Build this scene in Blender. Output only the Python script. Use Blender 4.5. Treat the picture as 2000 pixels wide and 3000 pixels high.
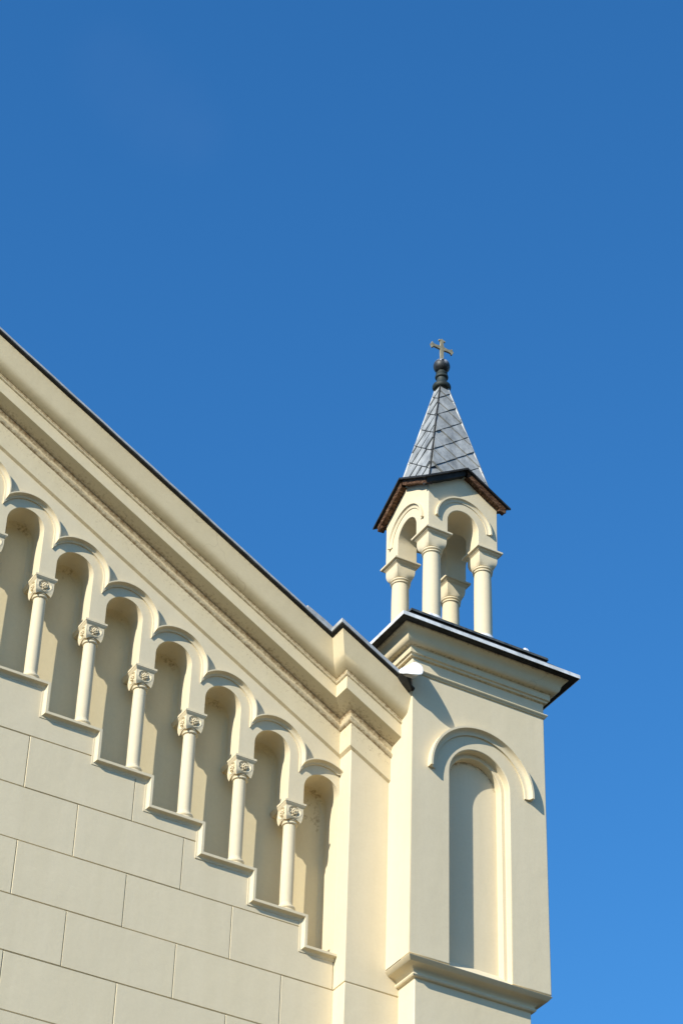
import bpy, bmesh, math, random
from mathutils import Vector, Matrix
from math import sin, cos, pi, sqrt, radians

random.seed(7)
for o in list(bpy.data.objects):
    bpy.data.objects.remove(o)
SC = bpy.context.scene
COL = SC.collection
ZO = 12.466                       # height of the local datum (a joint in the block wall) above the ground

# ------------------------------------------------------------------ camera
YAW, PITCH, ROLL = 0.506122, 0.674456, 0.0338786
fw = Vector((sin(YAW) * cos(PITCH), cos(YAW) * cos(PITCH), sin(PITCH)))
rt = Vector((cos(YAW), -sin(YAW), 0))
up = rt.cross(fw)
r2 = rt * cos(ROLL) + up * sin(ROLL)
u2 = up * cos(ROLL) - rt * sin(ROLL)
cam = bpy.data.cameras.new('camera')
cam.sensor_width = 36
cam.sensor_fit = 'AUTO'
cam.lens = 7262.127 / 3000 * 36
cam.clip_end = 3000
camo = bpy.data.objects.new('camera', cam)
COL.objects.link(camo)
m = Matrix((r2, u2, -fw)).transposed().to_4x4()
m.translation = Vector((-6.19946, -16.38772, -10.86585 + ZO))
camo.matrix_world = m
SC.camera = camo

# ------------------------------------------------------------------ light
SUN_TO = Vector((1.0, 0.44, -0.63)).normalized()          # direction the light travels
elev = math.asin(-SUN_TO.z)
rotz = math.atan2(-SUN_TO.x, -SUN_TO.y)
w = bpy.data.worlds.new('World')
SC.world = w
w.use_nodes = True
nt = w.node_tree
nt.nodes.clear()
out = nt.nodes.new('ShaderNodeOutputWorld')
bg = nt.nodes.new('ShaderNodeBackground')
sky = nt.nodes.new('ShaderNodeTexSky')
sky.sky_type = 'NISHITA'
sky.sun_disc = False
sky.sun_elevation = elev
sky.sun_rotation = rotz % (2 * pi)
sky.altitude = 0
sky.air_density = 1.5
sky.dust_density = 0.0
sky.ozone_density = 10.0
bg.inputs['Strength'].default_value = 0.121
WISP = [((0.2348, 0.6223, 0.7468), 0.028), ((0.2464, 0.6236, 0.7419), 0.03), ((0.2595, 0.6246, 0.7365), 0.03), ((0.2704, 0.6245, 0.7327), 0.024), ((0.2606, 0.6291, 0.7323), 0.022)]
hs = nt.nodes.new('ShaderNodeHueSaturation')      # the photograph's deep, saturated blue
hs.inputs['Saturation'].default_value = 1.125
hs.inputs['Value'].default_value = 1.17
nt.links.new(sky.outputs[0], hs.inputs['Color'])
# a barely visible wisp of high cloud in the upper left of the sky
tcd = nt.nodes.new('ShaderNodeTexCoord')
wmask = None
for ax, wd in WISP:
    dp = nt.nodes.new('ShaderNodeVectorMath')
    dp.operation = 'DISTANCE'
    nt.links.new(tcd.outputs['Generated'], dp.inputs[0])
    dp.inputs[1].default_value = ax
    mr = nt.nodes.new('ShaderNodeMapRange')
    mr.interpolation_type = 'SMOOTHERSTEP'
    for i_, v_ in ((1, 0.0), (2, wd), (3, 1.0), (4, 0.0)):
        mr.inputs[i_].default_value = v_
    nt.links.new(dp.outputs['Value'], mr.inputs[0])
    if wmask is None:
        wmask = mr.outputs[0]
    else:
        ad = nt.nodes.new('ShaderNodeMath')
        ad.operation = 'MAXIMUM'
        nt.links.new(wmask, ad.inputs[0])
        nt.links.new(mr.outputs[0], ad.inputs[1])
        wmask = ad.outputs[0]
wn = nt.nodes.new('ShaderNodeTexNoise')
wn.inputs['Scale'].default_value = 26
wn.inputs['Detail'].default_value = 6
nt.links.new(tcd.outputs['Generated'], wn.inputs['Vector'])
wm = nt.nodes.new('ShaderNodeMath')
wm.operation = 'MULTIPLY'
nt.links.new(wmask, wm.inputs[0])
nt.links.new(wn.outputs['Fac'], wm.inputs[1])
wa = nt.nodes.new('ShaderNodeMix')
wa.data_type = 'RGBA'
wa.blend_type = 'ADD'
wa.inputs[7].default_value = (0.075, 0.075, 0.07, 1)
nt.links.new(wm.outputs[0], wa.inputs[0])
nt.links.new(hs.outputs[0], wa.inputs[6])
nt.links.new(wa.outputs[2], bg.inputs[0])
nt.links.new(bg.outputs[0], out.inputs[0])
sl = bpy.data.lights.new('sun', 'SUN')
sl.energy = 5.0
sl.angle = radians(0.53)
sl.color = (1.0, 0.945, 0.82)
so = bpy.data.objects.new('sun', sl)
COL.objects.link(so)
so.rotation_euler = SUN_TO.to_track_quat('-Z', 'Y').to_euler()
so.location = (-20, -10, 40)
SC.view_settings.view_transform = 'Standard'
SC.view_settings.look = 'None'
SC.view_settings.exposure = 0.33
SC.view_settings.gamma = 1.0
SC.cycles.max_bounces = 8
SC.cycles.diffuse_bounces = 4


# ------------------------------------------------------------------ materials
def new_mat(name, rough=0.85, spec=0.2, metal=0.0):
    mt = bpy.data.materials.new(name)
    mt.use_nodes = True
    t = mt.node_tree
    b = t.nodes['Principled BSDF']
    b.inputs['Roughness'].default_value = rough
    b.inputs['Specular IOR Level'].default_value = spec
    b.inputs['Metallic'].default_value = metal
    return mt, t, b


def noise(t, scale, detail=4, rough=0.55, vec=None, stretch=None):
    g = t.nodes.new('ShaderNodeNewGeometry')
    src = g.outputs['Position']
    if stretch:
        mp = t.nodes.new('ShaderNodeMapping')
        mp.inputs['Scale'].default_value = stretch
        t.links.new(src, mp.inputs['Vector'])
        src = mp.outputs[0]
    n = t.nodes.new('ShaderNodeTexNoise')
    n.inputs['Scale'].default_value = scale
    n.inputs['Detail'].default_value = detail
    n.inputs['Roughness'].default_value = rough
    t.links.new(src, n.inputs['Vector'])
    return n.outputs['Fac']


def ramp(t, fac, stops):
    r = t.nodes.new('ShaderNodeValToRGB')
    while len(r.color_ramp.elements) < len(stops):
        r.color_ramp.elements.new(0.5)
    for e, (p, c) in zip(r.color_ramp.elements, stops):
        e.position = p
        e.color = c if len(c) == 4 else (*c, 1)
    t.links.new(fac, r.inputs[0])
    return r.outputs[0]


def mix(t, fac, a, b, mode='MIX'):
    x = t.nodes.new('ShaderNodeMix')
    x.data_type = 'RGBA'
    x.blend_type = mode
    if isinstance(fac, (int, float)):
        x.inputs[0].default_value = fac
    else:
        t.links.new(fac, x.inputs[0])
    for i, v in ((6, a), (7, b)):
        if isinstance(v, tuple):
            x.inputs[i].default_value = v if len(v) == 4 else (*v, 1)
        else:
            t.links.new(v, x.inputs[i])
    return x.outputs[2]


def mth(t, op, a, b=None):
    x = t.nodes.new('ShaderNodeMath')
    x.operation = op
    for i, v in enumerate((a, b)):
        if v is None:
            continue
        if isinstance(v, (int, float)):
            x.inputs[i].default_value = v
        else:
            t.links.new(v, x.inputs[i])
    return x.outputs[0]


def bump(t, b, h, strength, dist):
    bp = t.nodes.new('ShaderNodeBump')
    bp.inputs['Strength'].default_value = strength
    bp.inputs['Distance'].default_value = dist
    t.links.new(h, bp.inputs['Height'])
    t.links.new(bp.outputs[0], b.inputs['Normal'])


CREAM = (0.731, 0.632, 0.443)
CREAM2 = (0.688, 0.595, 0.417)


def stucco(name, base=CREAM, base2=CREAM2, grime=0.0, speck=0.0, cracks=False):
    mt, t, b = new_mat(name, 0.8, 0.25)
    c = ramp(t, noise(t, 0.9, 5, 0.6), [(0.3, base2), (0.7, base)])
    # faint vertical run marks and a few paler touch-ups
    st = ramp(t, noise(t, 1.0, 4, 0.6, stretch=(7, 7, 0.6)), [(0.38, (0.955, 0.95, 0.93)), (0.62, (1, 1, 1))])
    c = mix(t, 0.6, c, st, 'MULTIPLY')
    fine = ramp(t, noise(t, 38, 3), [(0.3, (0.965, 0.96, 0.95)), (0.7, (1, 1, 1))])
    c = mix(t, 1.0, c, fine, 'MULTIPLY')
    # grime painted where the mesh carries it (cobwebs, soot in sheltered corners): own ragged outline
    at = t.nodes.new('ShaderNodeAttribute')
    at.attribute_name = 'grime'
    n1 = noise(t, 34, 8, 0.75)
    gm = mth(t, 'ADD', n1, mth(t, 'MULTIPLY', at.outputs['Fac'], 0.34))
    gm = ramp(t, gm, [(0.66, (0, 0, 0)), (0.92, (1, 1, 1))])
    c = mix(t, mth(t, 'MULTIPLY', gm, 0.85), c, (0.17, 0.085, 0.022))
    if grime > 0:
        n2 = ramp(t, noise(t, 17, 8, 0.7), [(0.50 - grime * 0.14, (0, 0, 0)), (0.72, (1, 1, 1))])
        lowf = ramp(t, noise(t, 2.3, 3), [(0.35, (0.15, 0.15, 0.15)), (0.65, (1, 1, 1))])
        c = mix(t, mth(t, 'MULTIPLY', mth(t, 'MULTIPLY', n2, lowf), 0.8), c, (0.30, 0.22, 0.13))
        n3 = ramp(t, noise(t, 60, 4, 0.6), [(0.64, (0, 0, 0)), (0.72, (1, 1, 1))])
        c = mix(t, mth(t, 'MULTIPLY', n3, 0.6), c, (0.13, 0.09, 0.05))
    if speck > 0:
        n4 = ramp(t, noise(t, 9, 9, 0.75), [(0.66, (0, 0, 0)), (0.74, (1, 1, 1))])
        c = mix(t, mth(t, 'MULTIPLY', n4, speck), c, (0.25, 0.19, 0.12))
    # hairline cracks, only here and there
    vo = t.nodes.new('ShaderNodeTexVoronoi')
    vo.feature = 'DISTANCE_TO_EDGE'
    vo.inputs['Scale'].default_value = 1.1 if cracks else 0.7
    g = t.nodes.new('ShaderNodeNewGeometry')
    wv = t.nodes.new('ShaderNodeVectorMath')
    wv.operation = 'ADD'
    nz = t.nodes.new('ShaderNodeTexNoise')
    nz.inputs['Scale'].default_value = 6
    t.links.new(g.outputs['Position'], nz.inputs['Vector'])
    sc_ = t.nodes.new('ShaderNodeVectorMath')
    sc_.operation = 'SCALE'
    sc_.inputs['Scale'].default_value = 0.22
    t.links.new(nz.outputs['Color'], sc_.inputs[0])
    t.links.new(g.outputs['Position'], wv.inputs[0])
    t.links.new(sc_.outputs[0], wv.inputs[1])
    t.links.new(wv.outputs[0], vo.inputs['Vector'])
    ln = ramp(t, vo.outputs['Distance'], [(0.0015, (1, 1, 1)), (0.005, (0, 0, 0))])
    where = ramp(t, noise(t, 0.8, 2), [(0.58, (0, 0, 0)), (0.66, (1, 1, 1))])
    c = mix(t, mth(t, 'MULTIPLY', mth(t, 'MULTIPLY', ln, where), 0.32 if cracks else 0.0), c, (0.28, 0.21, 0.12))
    tn = t.nodes.new('ShaderNodeAttribute')
    tn.attribute_name = 'tone'
    c = mix(t, mth(t, 'MULTIPLY', tn.outputs['Fac'], 0.10), c, (0.62, 0.55, 0.42))
    t.links.new(c, b.inputs['Base Color'])
    h = mth(t, 'ADD', mth(t, 'MULTIPLY', noise(t, 90, 3), 0.25), mth(t, 'MULTIPLY', noise(t, 7, 4), 1.0))
    if grime > 0:
        h = mth(t, 'ADD', h, mth(t, 'MULTIPLY', noise(t, 26, 6, 0.7), 1.6))
    bump(t, b, h, 0.22 if grime == 0 else 0.45, 0.012 if grime == 0 else 0.02)
    return mt


def metal_mat(name, c1, c2, rough=0.5, metal=0.6, scale=9, stretch=None, bmp=0.15):
    mt, t, b = new_mat(name, rough, 0.4, metal)
    c = ramp(t, noise(t, scale, 7, 0.65, stretch=stretch), [(0.36, c1), (0.64, c2)])
    t.links.new(c, b.inputs['Base Color'])
    rr = ramp(t, noise(t, scale * 0.6, 3), [(0.3, (rough - .1,) * 3), (0.7, (rough + .12,) * 3)])
    t.links.new(rr, b.inputs['Roughness'])
    bump(t, b, noise(t, scale * 0.8, 4), bmp, 0.01)
    return mt


STUCCO = stucco('cream_stucco', speck=0.10)
STUCCO_N = stucco('niche_stucco', (0.705, 0.598, 0.378), (0.662, 0.559, 0.353))  # yellower paint, with some warm bounce light mixed into the colour
JOINT = stucco('brown_joint', (0.568, 0.421, 0.232), (0.482, 0.353, 0.189))
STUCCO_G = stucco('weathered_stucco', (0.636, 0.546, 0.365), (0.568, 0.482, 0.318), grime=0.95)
STUCCO_C = stucco('cornice_stucco', (0.714, 0.611, 0.408), (0.671, 0.572, 0.383), speck=0.25, cracks=True)
ZINC = metal_mat('zinc_sheet', (0.33, 0.335, 0.33), (0.5, 0.505, 0.495), 0.5, 0.1)
ZINC_STAINED = metal_mat('stained_zinc', (0.50, 0.515, 0.52), (0.86, 0.87, 0.87), 0.5, 0.0, 9)
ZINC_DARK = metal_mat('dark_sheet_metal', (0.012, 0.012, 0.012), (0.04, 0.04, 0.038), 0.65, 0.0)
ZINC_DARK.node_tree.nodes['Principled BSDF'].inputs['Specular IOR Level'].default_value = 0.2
SEAM = metal_mat('seam_shadow_sheet', (0.02, 0.021, 0.022), (0.045, 0.047, 0.05), 0.6, 0.1)
SLATE_DARK = metal_mat('dark_lapped_sheet', (0.03, 0.034, 0.034), (0.10, 0.11, 0.108), 0.6, 0.0, 18)
ZINC_WHITE = metal_mat('pale_sheet_metal', (0.72, 0.74, 0.76), (0.82, 0.84, 0.86), 0.4, 0.1, 5)
SPIRE_TILE = metal_mat('spire_sheet', (0.19, 0.197, 0.193), (0.42, 0.43, 0.42), 0.5, 0.05, 8, (1, 1, 0.45), 0.25)
BALL_MAT = metal_mat('blackened_copper', (0.010, 0.016, 0.014), (0.034, 0.046, 0.041), 0.6, 0.05, 12)
BRASS = metal_mat('dull_gilding', (0.30, 0.25, 0.15), (0.48, 0.41, 0.26), 0.5, 0.4, 30)


def ball_material():
    mt, t, b = new_mat('blackened_ball', 0.5, 0.4, 0.3)
    c = ramp(t, noise(t, 12, 7, 0.65), [(0.36, (0.018, 0.02, 0.022)), (0.64, (0.06, 0.065, 0.07))])
    # bird droppings running down from the top
    run = ramp(t, noise(t, 1.0, 4, 0.6, stretch=(30, 30, 5)), [(0.50, (0, 0, 0)), (0.57, (1, 1, 1))])
    g = t.nodes.new('ShaderNodeNewGeometry')
    sx = t.nodes.new('ShaderNodeSeparateXYZ')
    t.links.new(g.outputs['Position'], sx.inputs[0])
    mr = t.nodes.new('ShaderNodeMapRange')
    mr.inputs[1].default_value = ZO + 6.62
    mr.inputs[2].default_value = ZO + 6.68
    t.links.new(sx.outputs[2], mr.inputs[0])
    c = mix(t, mth(t, 'MULTIPLY', run, mr.outputs[0]), c, (0.55, 0.56, 0.57))
    t.links.new(c, b.inputs['Base Color'])
    bump(t, b, noise(t, 20, 4), 0.15, 0.01)
    return mt


BALL = ball_material()


def wood_material():
    mt, t, b = new_mat('weathered_wood', 0.8, 0.2)
    n = noise(t, 6, 6, 0.65, stretch=(3, 3, 14))
    c = ramp(t, n, [(0.34, (0.028, 0.014, 0.008)), (0.52, (0.10, 0.05, 0.027)), (0.7, (0.27, 0.165, 0.10))])
    t.links.new(c, b.inputs['Base Color'])
    bump(t, b, n, 0.8, 0.02)
    return mt


WOOD = wood_material()


def ground_material():
    mt, t, b = new_mat('dark_paving', 0.9, 0.2)
    c = ramp(t, noise(t, 0.35, 6), [(0.35, (0.055, 0.047, 0.034)), (0.65, (0.078, 0.066, 0.048))])
    g = t.nodes.new('ShaderNodeNewGeometry')
    bk = t.nodes.new('ShaderNodeTexBrick')
    bk.inputs['Scale'].default_value = 1.2
    bk.inputs['Mortar Size'].default_value = 0.012
    bk.inputs['Color1'].default_value = (1, 1, 1, 1)
    bk.inputs['Color2'].default_value = (0.88, 0.88, 0.88, 1)
    bk.inputs['Mortar'].default_value = (0.55, 0.55, 0.55, 1)
    t.links.new(g.outputs['Position'], bk.inputs['Vector'])
    c = mix(t, 1.0, c, bk.outputs['Color'], 'MULTIPLY')
    t.links.new(c, b.inputs['Base Color'])
    bump(t, b, noise(t, 30, 4), 0.3, 0.01)
    return mt


GROUND = ground_material()


# ------------------------------------------------------------------ mesh helpers (local datum z, world = z + ZO)
class MB:
    def __init__(self):
        self.v, self.f, self.g, self.mi = [], [], [], []
        self.tone = {}

    def poly(self, pts, mi=0, g=0.0):
        i = len(self.v)
        self.v += [tuple(p) for p in pts]
        self.g += [g] * len(pts) if isinstance(g, (int, float)) else list(g)
        self.f.append(list(range(i, i + len(pts))))
        self.mi.append(mi)

    def rows(self, rows, closed=False, gs=None, mi=0):
        i0 = len(self.v)
        n = len(rows[0])
        for ri, r in enumerate(rows):
            self.v += [tuple(p) for p in r]
            self.g += list(gs[ri]) if gs else [0.0] * n
        for a in range(len(rows) - 1):
            for b in range(n if closed else n - 1):
                c = (b + 1) % n
                self.f.append([i0 + a * n + b, i0 + a * n + c, i0 + (a + 1) * n + c, i0 + (a + 1) * n + b])
                self.mi.append(mi)

    def box(self, x0, x1, y0, y1, z0, z1):
        a = [(x0, y0, z0), (x1, y0, z0), (x1, y1, z0), (x0, y1, z0)]
        b = [(x, y, z1) for x, y, _ in a]
        self.poly(a[::-1])
        self.poly(b)
        for i in range(4):
            j = (i + 1) % 4
            self.poly([a[i], a[j], b[j], b[i]])

    def lathe(self, cx, cy, prof, n=32, caps=True):
        rows = [[(cx + r * cos(2 * pi * k / n), cy + r * sin(2 * pi * k / n), z) for k in range(n)] for r, z in prof]
        self.rows(rows, True)
        if caps:
            if prof[0][0] > 1e-4:
                self.poly(rows[0][::-1])
            if prof[-1][0] > 1e-4:
                self.poly(rows[-1])

    def sphere(self, c, r, n=10, sq=(1, 1, 1)):
        rows = []
        for a in range(n // 2 + 1):
            th = pi * a / (n // 2)
            rows.append([(c[0] + sq[0] * r * max(sin(th), 1e-4) * cos(2 * pi * k / n), c[1] + sq[1] * r * max(sin(th), 1e-4) * sin(2 * pi * k / n), c[2] + sq[2] * r * cos(th)) for k in range(n)])
        self.rows(rows, True)

    def prism(self, pts, y0, y1):
        """pts in (x,z), extruded from y0 to y1"""
        self.poly([(x, y0, z) for x, z in pts])
        self.poly([(x, y1, z) for x, z in pts][::-1])
        n = len(pts)
        for i in range(n):
            j = (i + 1) % n
            self.poly([(pts[i][0], y0, pts[i][1]), (pts[i][0], y1, pts[i][1]), (pts[j][0], y1, pts[j][1]), (pts[j][0], y0, pts[j][1])])

    def build(self, name, mat, parent=None, bevel=0.0, smooth=38, recalc=True, seg=2, merge=1e-5):
        me = bpy.data.meshes.new(name)
        p = Vector(parent['org']) if parent and 'org' in parent else Vector((0, 0, 0))
        me.from_pydata([(x - p.x, y - p.y, z + ZO - p.z) for x, y, z in self.v], [], self.f)
        if any(self.g):
            at = me.attributes.new('grime', 'FLOAT', 'POINT')
            at.data.foreach_set('value', self.g)
        if self.tone:
            at = me.attributes.new('tone', 'FLOAT', 'FACE')
            at.data.foreach_set('value', [self.tone.get(i, 0.5) for i in range(len(self.f))])
        me.polygons.foreach_set('material_index', self.mi)
        bm = bmesh.new()
        bm.from_mesh(me)
        bmesh.ops.remove_doubles(bm, verts=bm.verts, dist=merge)
        if recalc:
            bmesh.ops.recalc_face_normals(bm, faces=bm.faces)
        bm.to_mesh(me)
        bm.free()
        if smooth:
            me.polygons.foreach_set('use_smooth', [True] * len(me.polygons))
            me.set_sharp_from_angle(angle=radians(smooth))
        for mm in (mat if isinstance(mat, list) else [mat]):
            me.materials.append(mm)
        o = bpy.data.objects.new(name, me)
        COL.objects.link(o)
        if parent:
            o.parent = parent
            o['org'] = parent['org']
        if bevel:
            md = o.modifiers.new('Bevel', 'BEVEL')
            md.width = bevel
            md.segments = seg
            md.limit_method = 'ANGLE'
            md.angle_limit = radians(40)
            md.use_clamp_overlap = True
        return o


def copy_part(src, parent, delta):
    """a copy of a part and its sub-parts, moved by delta"""
    o = src.copy()
    COL.objects.link(o)
    o.parent = parent
    o.location = src.location + Vector(delta)
    for ch in list(src.children):
        c = ch.copy()
        COL.objects.link(c)
        c.parent = o
    return o


def thing(name, loc, label, cat, kind=None):
    o = bpy.data.objects.new(name, None)
    COL.objects.link(o)
    o.location = (loc[0], loc[1], loc[2] + ZO)
    o.empty_display_size = 0.3
    o['org'] = (loc[0], loc[1], loc[2] + ZO)
    o['label'] = label
    o['category'] = cat
    if kind:
        o['kind'] = kind
    return o


def arc(cx, cz, r, a0, a1, n):
    return [(cx + r * cos(a0 + (a1 - a0) * i / n), cz + r * sin(a0 + (a1 - a0) * i / n)) for i in range(n + 1)]


# ------------------------------------------------------------------ measured layout (metres)
XP, YP = 2.9595, -0.189            # pilaster left face, front face
XL, XR, YT = 3.3543, 4.7827, -0.5769   # turret left / right / front faces
TC = ((XL + XR) / 2, YT + (XR - XL) / 2)
TH = (XR - XL) / 2
S = 0.5697                         # fall of the rake per metre
DX, DZ = 0.51146, 0.28877          # one bay of the stepped arcade
YB = 0.272                         # back of the niches
XA = -4.2                          # where the built part of the facade stops, far outside the frame
GZ = -ZO                           # ground
K0, K1 = -7, 5                     # bays


def zr(z0, x):
    return z0 - S * x


# ground ---------------------------------------------------------------------------------------
g = MB()
g.poly([(-600, -600, GZ), (600, -600, GZ), (600, 600, GZ), (-600, 600, GZ)])
go = g.build('ground', GROUND, smooth=0)
go['kind'] = 'structure'
go['label'] = 'dark paved ground in front of the church'
go['category'] = 'ground'

# ============================================================================================ CHURCH
church = thing('church_building', (0, 0, GZ), 'cream church gable with stepped blind arcade and sloping cornice, left of the turret', 'church')

# block wall -----------------------------------------------------------------------------------
BW = 0.49228
LED_X, LED_Z = 0.113, 1.053        # outer corner of step 0 of the ledge (fillet line)


def step_top(x):                   # ledge top at x
    k = math.ceil((x - LED_X) / DX - 1e-9)
    return LED_Z - DZ * k


wall = MB()
wall.rows([[(XA, 0.010, GZ), (XP + 0.05, 0.010, GZ)], [(XA, 0.010, step_top(XP) - 0.03), (XP + 0.05, 0.010, step_top(XP) - 0.03)]], mi=1)
brk = [LED_X + DX * k - 0.035 for k in range(-12, 7)]


def top_lim(x):
    k = math.ceil((x + 0.035 - LED_X) / DX - 1e-9)
    return LED_Z - DZ * k - 0.035


def inset_rect(poly, d):
    n = len(poly)
    res = []
    for i in range(n):
        p, q, r = Vector(poly[i - 1]), Vector(poly[i]), Vector(poly[(i + 1) % n])
        e1, e2 = (q - p).normalized(), (r - q).normalized()
        n1, n2 = Vector((-e1.y, e1.x)), Vector((-e2.y, e2.x))
        res.append((q.x + d * (n1.x + n2.x), q.y + d * (n1.y + n2.y)))
    return res


# sheet behind the groove floor up to the steps
for i in range(len(brk) - 1):
    a, b = brk[i], brk[i + 1]
    if b > XP:
        b = XP
    if b > a and b > XA:
        a = max(a, XA)
        wall.poly([(a, 0.0101, step_top(XP) - 0.03), (b, 0.0101, step_top(XP) - 0.03), (b, 0.0101, top_lim((a + b) / 2)), (a, 0.0101, top_lim((a + b) / 2))], mi=1)
for row in range(-25, 6):
    z0, z1 = row * 0.5, row * 0.5 + 0.5
    if row == -25:
        z0 = GZ
    odd = (row % 2 != 0)
    u = -9 if odd else -8
    while u * BW < XP:
        x0 = max(u * BW, XA)
        u += 2
        while u * BW < XP and z0 + 0.02 < top_lim(u * BW) < z0 + 0.24:
            u += 2
        x1 = min(u * BW, XP + 0.03)
        if x1 - x0 < 0.02:
            continue
        # rightmost x where the block still has height
        xs = [x0] + [b for b in brk if x0 + 1e-4 < b < x1 - 1e-4] + [x1]
        segs = []
        for a, b in zip(xs[:-1], xs[1:]):
            t = min(z1, top_lim((a + b) / 2))
            if t > z0 + 0.02:
                segs.append((a, b, t))
        if not segs:
            continue
        poly = [(segs[0][0], z0), (segs[-1][1], z0)]
        for a, b, t in reversed(segs):
            if abs(poly[-1][1] - t) > 1e-6 or poly[-1][0] != b:
                poly.append((b, t))
            poly.append((a, t))
        cl = []
        for p in poly:
            if not cl or (abs(p[0] - cl[-1][0]) > 1e-6 or abs(p[1] - cl[-1][1]) > 1e-6):
                cl.append(p)
        # drop collinear
        cl2 = [p for i, p in enumerate(cl) if abs((cl[i - 1][0] - p[0]) * (cl[(i + 1) % len(cl)][1] - p[1]) - (cl[i - 1][1] - p[1]) * (cl[(i + 1) % len(cl)][0] - p[0])) > 1e-9]
        jig = random.uniform(-0.0015, 0.0012)
        a = inset_rect(cl2, 0.0012)
        b = inset_rect(cl2, 0.0062 + random.uniform(-0.0006, 0.0008))
        n = len(cl2)
        for i in range(n):
            j = (i + 1) % n
            wall.poly([(a[i][0], 0.010, a[i][1]), (a[j][0], 0.010, a[j][1]), (b[j][0], jig, b[j][1]), (b[i][0], jig, b[i][1])])
        wall.poly([(x, jig, z) for x, z in b])
        wall.tone[len(wall.f) - 1] = random.random()
wall.build('block_wall', [STUCCO, JOINT], church, smooth=0, merge=1e-6)

# niche back wall (gridded so that it can carry soot and cobwebs) --------------------------------
PL, PR = -0.1105, 0.0445           # pier k: left, right faces at k = 0
NC, NR, NSP = 0.2228, 0.1782, 2.3334   # niche centre, radius, springing at k = 0
nb = MB()
spots = {k: [(random.uniform(0.2, 1.0), random.uniform(-0.35, 0.05), random.uniform(0.5, 1.0)) for _ in range(3)] for k in range(K0, K1 + 1)}
for k in range(K0, K1 + 1):
    c = NC + DX * k
    x0 = (PL + PR) / 2 + DX * k
    x1 = x0 + DX if k < K1 else XP + 0.02
    zt = NSP - DZ * k + NR + 0.02
    zb = LED_Z - DZ * (k + 1) - 0.05
    nx, nz = 16, 60
    rows, gs = [], []
    for j in range(nz + 1):
        z = zb + (zt - zb) * j / nz
        rr, gg = [], []
        for i in range(nx + 1):
            x = x0 + (x1 - x0) * i / nx
            q = 0
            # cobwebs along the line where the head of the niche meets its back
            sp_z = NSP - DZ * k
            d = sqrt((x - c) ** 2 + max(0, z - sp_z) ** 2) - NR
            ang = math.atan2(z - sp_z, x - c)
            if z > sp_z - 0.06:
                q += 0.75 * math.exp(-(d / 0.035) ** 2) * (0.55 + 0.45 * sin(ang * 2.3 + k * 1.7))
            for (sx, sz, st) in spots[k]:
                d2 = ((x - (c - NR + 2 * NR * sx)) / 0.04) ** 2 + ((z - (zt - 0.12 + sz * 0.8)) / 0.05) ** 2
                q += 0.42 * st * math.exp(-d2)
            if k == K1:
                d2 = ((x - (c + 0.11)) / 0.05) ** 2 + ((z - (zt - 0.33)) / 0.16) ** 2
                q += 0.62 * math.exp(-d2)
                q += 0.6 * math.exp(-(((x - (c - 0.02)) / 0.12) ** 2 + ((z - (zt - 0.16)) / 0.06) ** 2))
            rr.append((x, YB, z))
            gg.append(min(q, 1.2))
        rows.append(rr)
        gs.append(gg)
    nb.rows(rows, gs=gs)
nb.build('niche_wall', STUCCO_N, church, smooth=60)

# arcade: spandrel wall with round-headed openings -----------------------------------------------
AB_Z = 2.150                       # abacus top at k = 0
arcw = MB()
NA = 28
for k in range(K0, K1 + 1):
    c = NC + DX * k
    sp = NSP - DZ * k
    xl = (PL + PR) / 2 + DX * k
    xr = xl + DX if k < K1 else XP + 0.03
    al, ar = AB_Z - DZ * k, AB_Z - DZ * (k + 1)
    op = [(c - NR, al)] + arc(c, sp, NR, pi, 0, NA)
    if k < K1:
        op += [(c + NR, ar)]
        low = [(xl, al)] + op + [(xr, ar)]
    else:
        zb = LED_Z - DZ * (k + 1) - 0.05
        op += [(c + NR, zb)]
        low = [(xl, al)] + op + [(xr, zb)]
    topl = [(xr, zr(3.30, xr)), (xl, zr(3.30, xl))]
    arcw.poly([(x, 0.0, z) for x, z in low + topl])
    # reveals, rounded into the back of the niche
    RF = 0.055
    sec = [(0.0, 0.0), (0.09, 0.0), (0.17, 0.0), (YB - RF, 0.0)]
    sec += [(YB - RF + (RF + 0.004) * sin(i / 7 * pi / 2), RF * (1 - cos(i / 7 * pi / 2))) for i in range(1, 8)]
    gs, rows = [], []
    for yi, (y, off) in enumerate(sec):
        gg, rr = [], []
        for i, (x, z) in enumerate(op):
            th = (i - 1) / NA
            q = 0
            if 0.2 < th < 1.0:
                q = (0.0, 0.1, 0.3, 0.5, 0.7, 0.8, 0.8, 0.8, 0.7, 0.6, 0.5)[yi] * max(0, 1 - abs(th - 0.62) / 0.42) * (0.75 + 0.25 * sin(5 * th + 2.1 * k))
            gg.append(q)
            if i == 0:
                rr.append((x + off, y, z))
            elif i == len(op) - 1:
                rr.append((x - off, y, z))
            else:
                rr.append((c + (x - c) * (NR - off) / NR, y, sp + (z - sp) * (NR - off) / NR))
        gs.append(gg)
        rows.append(rr)
    arcw.rows(rows[:4], gs=gs[:4])
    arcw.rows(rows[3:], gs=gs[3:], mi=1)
    for end in (0, -1):
        if k == K1 and end == -1:
            continue
        arcw.poly([r[end] for r in rows[3:]] + [(op[end][0], YB + 0.004, op[end][1])])
# undersides of the piers
for k in range(K0, K1 + 1):
    x0, x1, z = PL + DX * k, PR + DX * k, AB_Z - DZ * k
    arcw.poly([(x0, 0, z), (x1, 0, z), (x1, YB, z), (x0, YB, z)])
arcw.build('arcade_wall', [STUCCO, STUCCO_N], church, bevel=0.006, merge=1e-4)

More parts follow.
